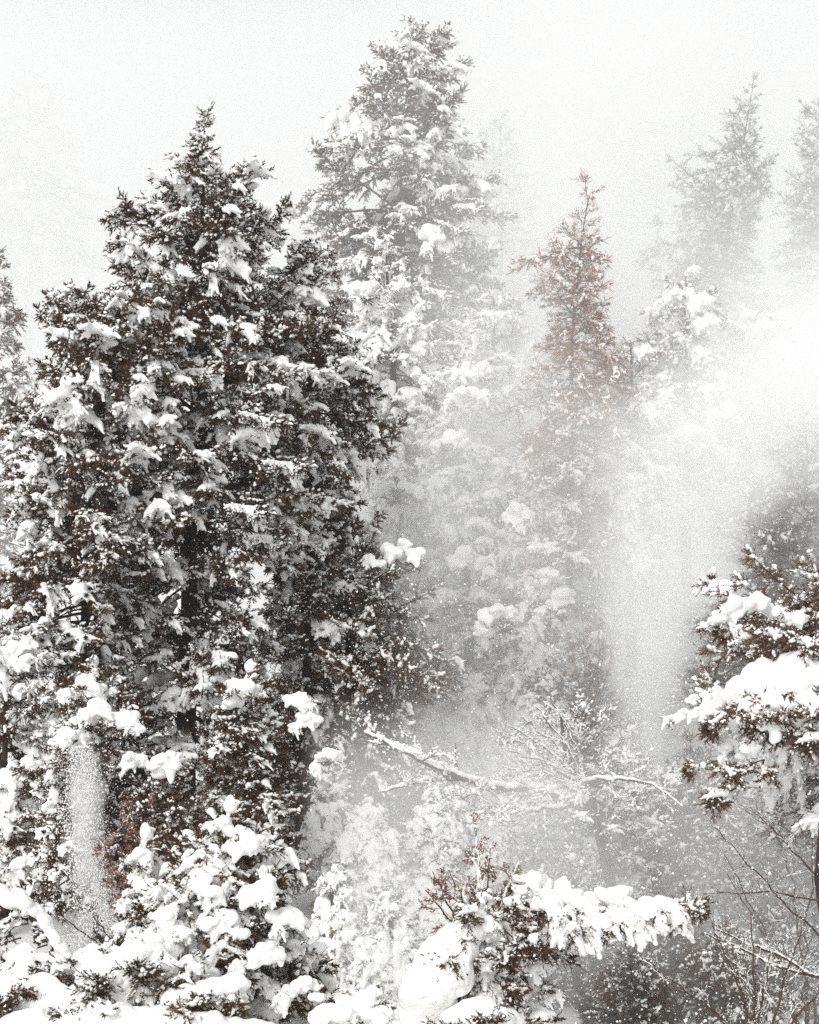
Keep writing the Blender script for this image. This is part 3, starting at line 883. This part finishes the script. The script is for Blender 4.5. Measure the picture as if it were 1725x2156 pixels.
heap(t_hs, [(-10, 2120, 34, -.6), (50, 2095, 36, -.7), (110, 2105, 40, -.9), (160, 2135, 38, -1)], 38, [], 6, NEEDLE_OLIVE)
heap(t_hs, [(330, 2150, 36, -1.1), (390, 2115, 34, -1.0), (450, 2085, 26, -.9), (515, 2062, 20, -.8)], 38, [(440, 2100, 430, 2140, 14)], 7, NEEDLE_OLIVE)
heap(t_hs, [(20, 2170, 36, -1.4), (120, 2180, 36, -1.4), (260, 2160, 42, -1.5), (420, 2170, 36, -1.5), (560, 2180, 30, -1.3)], 38, [], 8, NEEDLE_OLIVE)
t_hs2 = make_tree('snow_laden_shrub', 'snow-capped shrub at the bottom edge between young pine and leaning heap', 38.5, [(760, 2070), (760, 2420)],
          [(2085, 735, 785), (2130, 690, 830), (2200, 660, 860)], 30, 'heavy', cat='shrub', mat=NEEDLE_OLIVE, tipped=False)
mound(t_hs2, 762, 2100, 44, 80, 38.2, 2); mound(t_hs2, 700, 2130, 110, 60, 37.6, 3); mound(t_hs2, 790, 2140, 110, 50, 37.6, 3)

# leaning white heap, snowy bough and rusty shrub at the bottom middle
Y = 42.0
t_ln = make_tree('leaning_conifer', 'leaning conifer buried in a thick white heap at the bottom middle', Y, [(1035, 1890), (985, 2020), (940, 2200), (930, 2400)],
          [(1900, 1000, 1075), (1960, 930, 1090), (2050, 860, 1060), (2150, 830, 1050), (2250, 820, 1050)], 45, 'heavy', mat=NEEDLE)
heap(t_ln, [(1002, 1932, 26, -.3), (975, 1965, 38, -.6), (945, 2010, 48, -.7), (915, 2060, 54, -.9), (892, 2110, 52, -1), (880, 2170, 48, -1.1)], Y, [(935, 2090, 960, 2150, 16), (880, 2120, 862, 2190, 18)], 2, NEEDLE)
heap(t_ln, [(950, 2150, 26, -1.2), (1000, 2135, 32, -1.2), (1050, 2140, 30, -1.1), (1085, 2165, 26, -1)], Y, [], 5, NEEDLE)
for (u, v) in ((1010, 1900), (1040, 1930), (1060, 1960), (1030, 2000), (1060, 1990), (1090, 1960), (1015, 2060), (1040, 1885)):
    place_bough(t_ln, 'dark', 'S', 'drp', W(u, v, Y - .3), rng.uniform(-2.4, 0.4), rng.uniform(0.7, 1.0), NEEDLE)
t_bg = empty('snowy_conifer', W(1065, 2340, 43.0), 'conifer sending one long snow-heaped bough to the right at the bottom middle', 'tree')
a = Acc(); a.tube([W(1065, 2340, 43) - t_bg.location, W(1075, 2100, 43) - t_bg.location, W(1085, 1940, 43) - t_bg.location, W(1090, 1850, 43) - t_bg.location], [.09, .075, .05, .02], 8)
V_, F_ = a.arrays(); link('trunk', mesh_np('trunk', V_, F_, (BARK,)), t_bg)
for (u, v, w, h) in ((1120, 1860, 90, 50), (1190, 1885, 110, 66), (1265, 1890, 130, 76), (1340, 1905, 110, 60), (1400, 1905, 90, 46), (1205, 1960, 40, 46), (1305, 1950, 40, 40)):
    mound(t_bg, u, v, w, h, 42.6, 5)
for (u, v, w, h) in ((1240, 1932, 90, 44), (1320, 1942, 80, 40), (1155, 1905, 90, 50), (1375, 1925, 60, 36)):
    mound(t_bg, u, v, w, h, 42.1, 4)
for u in range(1070, 1430, 30):
    place_bough(t_bg, 'heavy', 'S', 'drp', W(u, 1915 + rng.uniform(-10, 25), 42.6), -1.57 + rng.normal(0, .8), rng.uniform(0.7, 1.05), NEEDLE_BROWN)
for v in range(1930, 2160, 32):
    place_bough(t_bg, 'heavy' if rng.random() < .5 else 'dark', 'M', 'drp', W(1085, v, 43), -1.57 + rng.normal(0, .9), rng.uniform(0.5, 0.7), NEEDLE)
for u in range(1110, 1440, 26):
    place_bough(t_bg, 'dark', 'S', 'drp', W(u, 1905 + rng.uniform(-8, 14), 42.7), rng.choice([-1.2, 0.0, -2.2]) + rng.normal(0, .4), rng.uniform(0.6, 0.9), NEEDLE_BROWN)
    if u > 1330: place_bough(t_bg, 'dark', 'S', 'hor', W(u, 1910, 42.7), rng.normal(0, .4), 0.8, NEEDLE_BROWN)
for (u, v) in ((1080, 1990), (1075, 2040), (1085, 2080), (1060, 2110), (1090, 2120), (1090, 1890), (1110, 1930), (1130, 1960), (1100, 1985), (1150, 1920)):
    place_bough(t_bg, 'dark', 'M', 'drp', W(u, v, 43), rng.uniform(-2.8, 0.2), rng.uniform(0.5, 0.8), NEEDLE)

def shrub(label, u, v, Y, stems, h_px, spread, leaves, nleaf, cat='shrub', snow=0.05, name='bare_shrub', group=None, twigs=9, tl=0.55, lean=0):
    r = empty(name, W(u, v, Y), label, cat, group)
    for i in range(stems):
        a = (i + 0.5) / stems * 2 - 1 + rng.normal(0, .12)
        du = a * spread + lean
        hh = h_px * rng.uniform(0.75, 1.1) * (1 - 0.25 * abs(a))
        bare_branch(r, WP([(u + a * 8, v, 0), (u + du * .35 + rng.normal(0, 6), v - hh * .5, rng.uniform(-.6, .6)), (u + du, v - hh, rng.uniform(-1.2, 1.2))], Y), 0.035, 0.008, twigs, tl, snow, leaves, nleaf)
    return r

G_RUST = 'rust-leaved shrubs in the snow'
shrub('rust-leaved shrub with snow in its forks above the leaning heap', 1010, 2050, 45.0, 10, 290, 140, LEAF_TAN, 4, snow=0.035, name='rusty_shrub', group=G_RUST)
shrub('rust-leaved shrub in the shade beside the narrow stream of snow', 285, 1960, 49.5, 6, 300, 80, LEAF_TAN, 6, snow=0.02, name='rusty_shrub', group=G_RUST)
shrub('thin rust-leaved shrub in front of the white plume, right of the middle', 1240, 1570, 63.4, 7, 280, 85, LEAF_TAN, 6, snow=0.02, name='rusty_shrub', group=G_RUST)
G_BARE = 'bare twiggy shrubs in the drift'
shrub('bare twiggy shrub under the brownish veiled evergreen', 730, 1700, 63.0, 6, 340, 190, None, 0, snow=0.018, group=G_BARE, twigs=10)
shrub('bare fan of twigs behind the snow-lined branches', 1210, 1790, 60.0, 9, 300, 190, None, 0, snow=0.025, group=G_BARE, twigs=12, tl=0.8, lean=-40)
shrub('bare dark twigs at the lower right edge', 1700, 2200, 46.0, 7, 480, 240, None, 0, snow=0.012, group=G_BARE, twigs=12, tl=0.8)
shrub('bare dark twigs in the bottom right corner', 1600, 2260, 42.0, 6, 330, 220, None, 0, snow=0.015, group=G_BARE, twigs=10, tl=0.7)
shrub('bare twigs over the patch of snow beside the slender pine', 250, 2040, 47.0, 5, 130, 150, None, 0, snow=0.02, group=G_BARE, twigs=7, tl=0.5)

# bare tree with snow-lined branches
Y = 52.0
r = empty('bare_tree', W(1300, 2030, Y), 'leaning bare tree with long snow-lined branches pointing left, below the middle', 'tree')
a = Acc(); a.tube([np.array(W(p[0], p[1], Y) - r.location) for p in ((1300, 2035), (1285, 1850), (1245, 1690), (1215, 1640), (1190, 1580), (1180, 1500))], [.14, .12, .1, .08, .05, .02], 8)
V_, F_ = a.arrays(); link('trunk', mesh_np('trunk', V_, F_, (BARK,)), r)
bare_branch(r, WP([(1235, 1690), (1130, 1668, -.4), (1020, 1660, -.8), (930, 1620, -1.2), (850, 1585, -1.5), (770, 1545, -1.7)], Y), 0.075, 0.03, 22, 0.75, 0.075)
bare_branch(r, WP([(980, 1645, -.9), (900, 1600, -.6), (840, 1572, -.2), (775, 1562, 0.2)], Y), 0.045, 0.02, 10, 0.5, 0.06)
bare_branch(r, WP([(970, 1640, -.9), (890, 1645, -1.3), (805, 1668, -1.8)], Y), 0.04, 0.015, 8, 0.45, 0.055)
bare_branch(r, WP([(1240, 1690), (1180, 1700, -.8), (1100, 1712, -1.3), (1000, 1715, -1.6)], Y), 0.05, 0.015, 18, 0.7, 0.055)
bare_branch(r, WP([(1225, 1650), (1290, 1640, -.5), (1370, 1650, -.8), (1440, 1700, -1)], Y), 0.045, 0.012, 14, 0.7, 0.045)
for (u, v, dy) in ((1075, 1530, -.6), (1100, 1510, .3), (1130, 1490, -.3), (1065, 1580, -.9), (1160, 1470, 0.2), (1060, 1620, -.5)):
    bare_branch(r, WP([(1235, 1665), ((1235 + u) / 2 + 8, (1660 + v) / 2 - 12, dy / 2), (u, v, dy)], Y), 0.04, 0.010, 11, 0.6, 0.03)

for (u, v, dy) in ((1130, 1660, -.4), (1050, 1655, -.6), (1100, 1705, -1), (1030, 1710, -1.2), (1000, 1640, -.8), (1180, 1600, -.3), (1150, 1560, 0), (1290, 1645, -.5), (1200, 1690, -.8), (1120, 1520, .2), (1260, 1720, -.6), (1160, 1740, -.9)):
    place_bough(r, 'sparse', 'M' if rng.random() < .7 else 'L', 'hor' if rng.random() < .6 else 'drp', W(u, v, Y + dy), rng.uniform(2.5, 5.2), rng.uniform(0.5, 0.85))
Y = 44.0
r = empty('bare_tree', W(1830, 2330, Y), 'bare tree at the lower right edge holding out one forked snowy branch', 'tree')
a = Acc(); a.tube([np.array(W(p[0], p[1], Y) - r.location) for p in ((1830, 2340), (1800, 2150), (1770, 2080), (1740, 1980), (1720, 1850), (1730, 1700))], [.12, .1, .08, .07, .05, .02], 8)
V_, F_ = a.arrays(); link('trunk', mesh_np('trunk', V_, F_, (BARK,)), r)
bare_branch(r, WP([(1770, 2075), (1690, 2050, -.4), (1620, 2030, -.6), (1560, 2000, -.7), (1485, 1965, -.8)], Y), 0.035, 0.010, 16, 0.5, 0.030)
bare_branch(r, WP([(1700, 2050, -.4), (1640, 2010, -.6), (1565, 1985, -.9), (1500, 1950, -1)], Y), 0.028, 0.010, 12, 0.45, 0.028)
bare_branch(r, WP([(1740, 1985), (1640, 1890, -.3), (1560, 1800, -.4), (1500, 1740, -.4)], Y), 0.022, 0.006, 18, 0.6, 0.012)
bare_branch(r, WP([(1725, 1850), (1640, 1760, .3), (1580, 1700, .6)], Y), 0.022, 0.006, 16, 0.6, 0.012)
bare_branch(r, WP([(1735, 1900), (1640, 1880, -.3), (1480, 1882, -.5)], Y), 0.02, 0.006, 6, 0.4, 0.0)
print('boughs', N_BOUGH)

# ------------------------------------------------------------------ air: thin haze, blowing snow
def vol_mat(name, density, color=(0.993, 0.998, 0.998)):
    m = bpy.data.materials.new(name); m.use_nodes = True
    N = m.node_tree.nodes; L = m.node_tree.links
    N.remove(N['Principled BSDF'])
    v = N.new('ShaderNodeVolumePrincipled')
    v.inputs['Color'].default_value = (*color, 1)
    v.inputs['Density'].default_value = density
    v.inputs['Anisotropy'].default_value = -0.22 if 'air' not in name and 'fog' not in name else 0.0   # coarse flakes throw light back
    L.new(v.outputs[0], N['Material Output'].inputs['Volume'])
    return m, N, L, v


def box(name, lo, hi, mat):
    x0, y0, z0 = lo; x1, y1, z1 = hi
    V = [(x0, y0, z0), (x1, y0, z0), (x1, y1, z0), (x0, y1, z0), (x0, y0, z1), (x1, y0, z1), (x1, y1, z1), (x0, y1, z1)]
    q = [(0, 3, 2, 1), (4, 5, 6, 7), (0, 1, 5, 4), (1, 2, 6, 5), (2, 3, 7, 6), (3, 0, 4, 7)]
    F = [t for a, b, c, d in q for t in ((a, b, c), (a, c, d))]
    return link(name, mesh_np(name, V, F, (mat,), smooth=False))


hm, *_ = vol_mat('haze_air', 0.00028)
props(box('haze', (-320, -45, -5.5), (320, 430, 36), hm), 'pale cold haze', kind='stuff')


class NB:
    """small node-expression builder"""
    def __init__(self, N, L): self.N, self.L = N, L

    def m(self, op, a, b=None, c=None, clamp=False):
        n = self.N.new('ShaderNodeMath'); n.operation = op; n.use_clamp = clamp
        for i, x in enumerate((a, b, c)):
            if x is None: continue
            if isinstance(x, (int, float)): n.inputs[i].default_value = x
            else: self.L.new(x, n.inputs[i])
        return n.outputs[0]

    def ss(self, x, a, b, lo=0.0, hi=1.0):
        n = self.N.new('ShaderNodeMapRange'); n.interpolation_type = 'SMOOTHSTEP'
        self.L.new(x, n.inputs['Value'])
        n.inputs['From Min'].default_value = a; n.inputs['From Max'].default_value = b
        n.inputs['To Min'].default_value = lo; n.inputs['To Max'].default_value = hi
        return n.outputs[0]

    def curve(self, x, pts):
        """piecewise linear through pts"""
        xs = [p[0] for p in pts]; ys = [p[1] for p in pts]
        lo, hi, y0, y1 = min(xs), max(xs), min(ys), max(ys)
        t = self.N.new('ShaderNodeMapRange'); self.L.new(x, t.inputs['Value'])
        t.inputs['From Min'].default_value = lo; t.inputs['From Max'].default_value = hi
        r = self.N.new('ShaderNodeValToRGB'); self.L.new(t.outputs[0], r.inputs[0])
        r.color_ramp.interpolation = 'EASE'
        el = r.color_ramp.elements
        srt = sorted(pts)
        while len(el) < len(srt): el.new(0.5)
        for e, (a, b) in zip(el, srt):
            e.position = (a - lo) / (hi - lo); g = (b - y0) / (y1 - y0 + 1e-9); e.color = (g, g, g, 1)
        return self.m('MULTIPLY_ADD', r.outputs[0], y1 - y0, y0)

    def noise(self, scale, stretch=(1, 1, 1), detail=2.0, off=(0, 0, 0), rough=0.55):
        g = self.N.new('ShaderNodeNewGeometry')
        mp = self.N.new('ShaderNodeMapping'); mp.inputs['Scale'].default_value = stretch; mp.inputs['Location'].default_value = off
        self.L.new(g.outputs['Position'], mp.inputs['Vector'])
        n = self.N.new('ShaderNodeTexNoise'); n.inputs['Scale'].default_value = scale; n.inputs['Detail'].default_value = detail
        n.inputs['Roughness'].default_value = rough
        self.L.new(mp.outputs['Vector'], n.inputs['Vector'])
        return n.outputs['Fac']

    def xyz(self):
        g = self.N.new('ShaderNodeNewGeometry'); s = self.N.new('ShaderNodeSeparateXYZ')
        self.L.new(g.outputs['Position'], s.inputs[0])
        return s.outputs


# bank of spindrift drifting through the trees behind the dark clump
bm_, N, L, v = vol_mat('spindrift_bank', 0.0)
b = NB(N, L)
x, y, z = b.xyz()
den = b.ss(b.noise(0.16, (1, 0.6, 0.8), 2.0, (3, 1, 0)), 0.32, 0.72, 0.12, 1.0)
fx = b.ss(x, -8.0, 6.0, 0.3, 1.0)
fz = b.ss(z, 7.0, 21.0, 1.0, 0.0)
fz = b.m('ADD', fz, b.m('MULTIPLY', b.m('SUBTRACT', 1.0, fz), b.ss(x, 0.5, 7.0, 0.12, 0.30)))
yq = b.m('ADD', y, b.ss(x, -2.6, 1.2, 0.0, 8.0))
fe = b.m('MULTIPLY', b.ss(yq, 64, 69), b.ss(y, 88, 94, 1.0, 0.0))
d = b.m('MULTIPLY', b.m('MULTIPLY', den, fx), b.m('MULTIPLY', fz, fe))
L.new(b.m('MULTIPLY', d, 0.25), v.inputs['Density'])
props(box('blowing_snow', (-26, 55.5, -1.5), (30, 94, 34), bm_), 'bank of spindrift between the trees', kind='stuff')

fm_, N, L, v = vol_mat('far_fog', 0.075)
props(box('fog_bank', (-60, 97, -2), (60, 131, 35.5), fm_), 'far fog that swallows the trees behind', kind='stuff')

# thick plume of snow shaken loose, falling at the right
pm, N, L, v = vol_mat('snow_plume', 0.0)
b = NB(N, L)
x, y, z = b.xyz()
Yp = 55.0
s = SC * Yp
def zz(vv): return CAM_Z + (1078 - vv) * s
def xx(uu): return (uu - 862.5) * s
cx = b.curve(z, [(zz(1850), xx(1320)), (zz(1600), xx(1332)), (zz(1350), xx(1365)), (zz(1150), xx(1425)), (zz(950), xx(1515)), (zz(750), xx(1650)), (zz(560), xx(1740))])
cx = b.m('ADD', cx, b.m('MULTIPLY_ADD', b.noise(0.5, (0.3, 0.3, 1), 2.0, (4, 4, 4)), 1.1, -0.55))
wd = b.curve(z, [(zz(1850), 75 * s), (zz(1600), 66 * s), (zz(1350), 84 * s), (zz(1150), 150 * s), (zz(950), 250 * s), (zz(750), 330 * s), (zz(560), 330 * s)])
dx = b.m('DIVIDE', b.m('SUBTRACT', x, cx), wd)
dy = b.m('DIVIDE', b.m('SUBTRACT', y, Yp), b.m('MULTIPLY', wd, 0.75))
rr = b.m('ADD', b.m('MULTIPLY', dx, dx), b.m('MULTIPLY', dy, dy))
n1 = b.noise(0.42, (1, 1, 0.45), 5.0, (1, 2, 3), 0.6)
n2 = b.noise(1.3, (1, 1, 0.3), 3.0, (6, 1, 8))
rr = b.m('ADD', rr, b.m('ADD', b.m('MULTIPLY_ADD', n1, 4.2, -2.1), b.m('MULTIPLY_ADD', n2, 1.6, -0.8)))
core = b.ss(rr, -0.6, 1.9, 1.0, 0.0)
zt = b.m('SUBTRACT', z, b.m('MULTIPLY_ADD', x, 0.55, -0.55 * xx(1500)))
fz = b.m('MULTIPLY', b.ss(z, zz(1880), zz(1420)), b.ss(zt, zz(930), zz(640), 1.0, 0.0))
lv = b.curve(z, [(zz(1850), 0.7), (zz(1600), 1.0), (zz(1350), 1.0), (zz(1150), 0.8), (zz(950), 0.5), (zz(560), 0.30)])
L.new(b.m('MULTIPLY', b.m('MULTIPLY', core, fz), lv), v.inputs['Density'])
props(box('blowing_snow', (xx(1100), 47, zz(1950)), (xx(2250), 62, zz(420)), pm), 'white plume of snow falling at the right', kind='stuff')

# small cascade slipping off the smothered conifer
cm, N, L, v = vol_mat('snow_cascade', 0.0)
b = NB(N, L)
x, y, z = b.xyz()
Yp = 50.3
s = SC * Yp
cx = b.m('ADD', b.curve(z, [(zz(1960), xx(205)), (zz(1800), xx(188)), (zz(1580), xx(176))]), b.m('MULTIPLY_ADD', b.noise(0.9, (0.2, 0.2, 1), 2.0), 0.9, -0.45))
wd = b.curve(z, [(zz(1960), 62 * s), (zz(1800), 52 * s), (zz(1580), 36 * s)])
dx = b.m('DIVIDE', b.m('SUBTRACT', x, cx), wd)
dy = b.m('DIVIDE', b.m('SUBTRACT', y, Yp), wd)
rr = b.m('ADD', b.m('MULTIPLY', dx, dx), b.m('MULTIPLY', dy, dy))
n1 = b.noise(2.6, (1, 1, 0.30), 4.0)
rr = b.m('ADD', rr, b.m('MULTIPLY_ADD', n1, 3.4, -1.7))
core = b.ss(rr, -0.2, 1.3, 1.0, 0.0)
fz = b.m('MULTIPLY', b.ss(z, zz(1970), zz(1840)), b.ss(z, zz(1620), zz(1565), 1.0, 0.0))
L.new(b.m('MULTIPLY', b.m('MULTIPLY', core, b.m('MULTIPLY', fz, b.ss(b.noise(0.8, (0.6, 0.6, 1), 4.0, (5, 1, 9)), 0.34, 0.62, 0.10, 1.0))), 2.2), v.inputs['Density'])
props(box('blowing_snow', (xx(90), Yp - 1, zz(1990)), (xx(300), Yp + 1, zz(1555)), cm), 'narrow stream of snow slipping off a bough', kind='stuff')

# veil of drift over the shaded lower right
vm, N, L, v = vol_mat('drift_veil', 0.0)
b = NB(N, L)
x, y, z = b.xyz()
den = b.ss(b.noise(0.45, (1, 0.5, 0.5), 2.0, (7, 2, 5)), 0.3, 0.7, 0.15, 1.0)
f = b.m('MULTIPLY', b.m('MULTIPLY', b.ss(x, -2.5, -0.8), b.ss(z, 3.8, 6.2, 1.0, 0.0)), b.m('MULTIPLY', b.ss(y, 43.8, 46.5), b.ss(y, 52, 53.5, 1.0, 0.0)))
L.new(b.m('MULTIPLY', b.m('MULTIPLY', den, f), 0.15), v.inputs['Density'])
props(box('blowing_snow', (-2.8, 43.6, -5), (16, 53.6, 7.2), vm), 'thin veil of drift at the lower right', kind='stuff')

# flakes in the air
def flakes(n, lo, hi, r0, r1, pw=3.0):
    P = rng.uniform(lo, hi, (n, 3))
    r = r0 + (r1 - r0) * rng.random(n) ** pw
    S = r[:, None] * rng.uniform(0.6, 1.3, (n, 3))
    return blobs_arrays(OCT, P, S, rng.normal(size=(n, 3)))


fv, ff, n = [], [], 0
for args in ((26000, (-11, 16, -3), (11, 56, 22), 0.004, 0.014), (9000, (-1, 30, -3.5), (10, 47, 9), 0.005, 0.024), (5000, (-1.5, 49, -1), (9, 60, 14), 0.006, 0.018),
             (2600, (-8.2, 49, 0), (-6.2, 51, 6), 0.006, 0.02), (70, (0, 28, -2), (7, 40, 6), 0.025, 0.045)):
    V_, F_ = flakes(*args)
    fv.append(V_); ff.append(F_ + n); n += len(V_)
# crumbs tumbling in the narrow stream and in the big plume
def stream(n, Yc, curve, r0, r1, pw=2.5):
    vv = rng.uniform(curve[0][0], curve[-1][0], n)
    vs = [c[0] for c in curve]
    uu = np.interp(vv, vs, [c[1] for c in curve]); ww = np.interp(vv, vs, [c[2] for c in curve])
    strand = rng.normal(0, 1, 40)[rng.integers(0, 40, n)] * 0.85 + rng.normal(0, .3, n)
    s = SC * Yc
    P = np.stack([(uu + strand * ww * 0.62 - 862.5) * s, Yc + rng.normal(0, .35, n) * ww * s, CAM_Z + (1078 - vv) * s], 1)
    r = r0 + (r1 - r0) * rng.random(n) ** pw
    S = r[:, None] * rng.uniform(0.7, 1.3, (n, 3)); S[:, 0] *= 1.5
    return blobs_arrays(OCT, P, S, np.stack([rng.normal(0, .3, n), rng.normal(0, .3, n), -np.ones(n)], 1))


for args in ((12000, 50.0, [(1570, 172, 18), (1640, 180, 34), (1720, 178, 40), (1800, 186, 34), (1860, 200, 44), (1930, 212, 40), (2010, 215, 80)], 0.003, 0.017),
             (9000, 53.5, [(760, 1640, 240), (950, 1515, 210), (1150, 1425, 130), (1400, 1360, 70), (1750, 1325, 80)], 0.004, 0.016)):
    V_, F_ = stream(*args)
    fv.append(V_); ff.append(F_ + n); n += len(V_)
props(link('snowflakes', mesh_np('snowflakes', np.vstack(fv), np.vstack(ff), (SNOW,))), 'loose snowflakes drifting through the air', kind='stuff')

for o in PENDING:
    COL.objects.link(o)

print('triangles in all meshes', sum(len(m.polygons) for m in bpy.data.meshes))
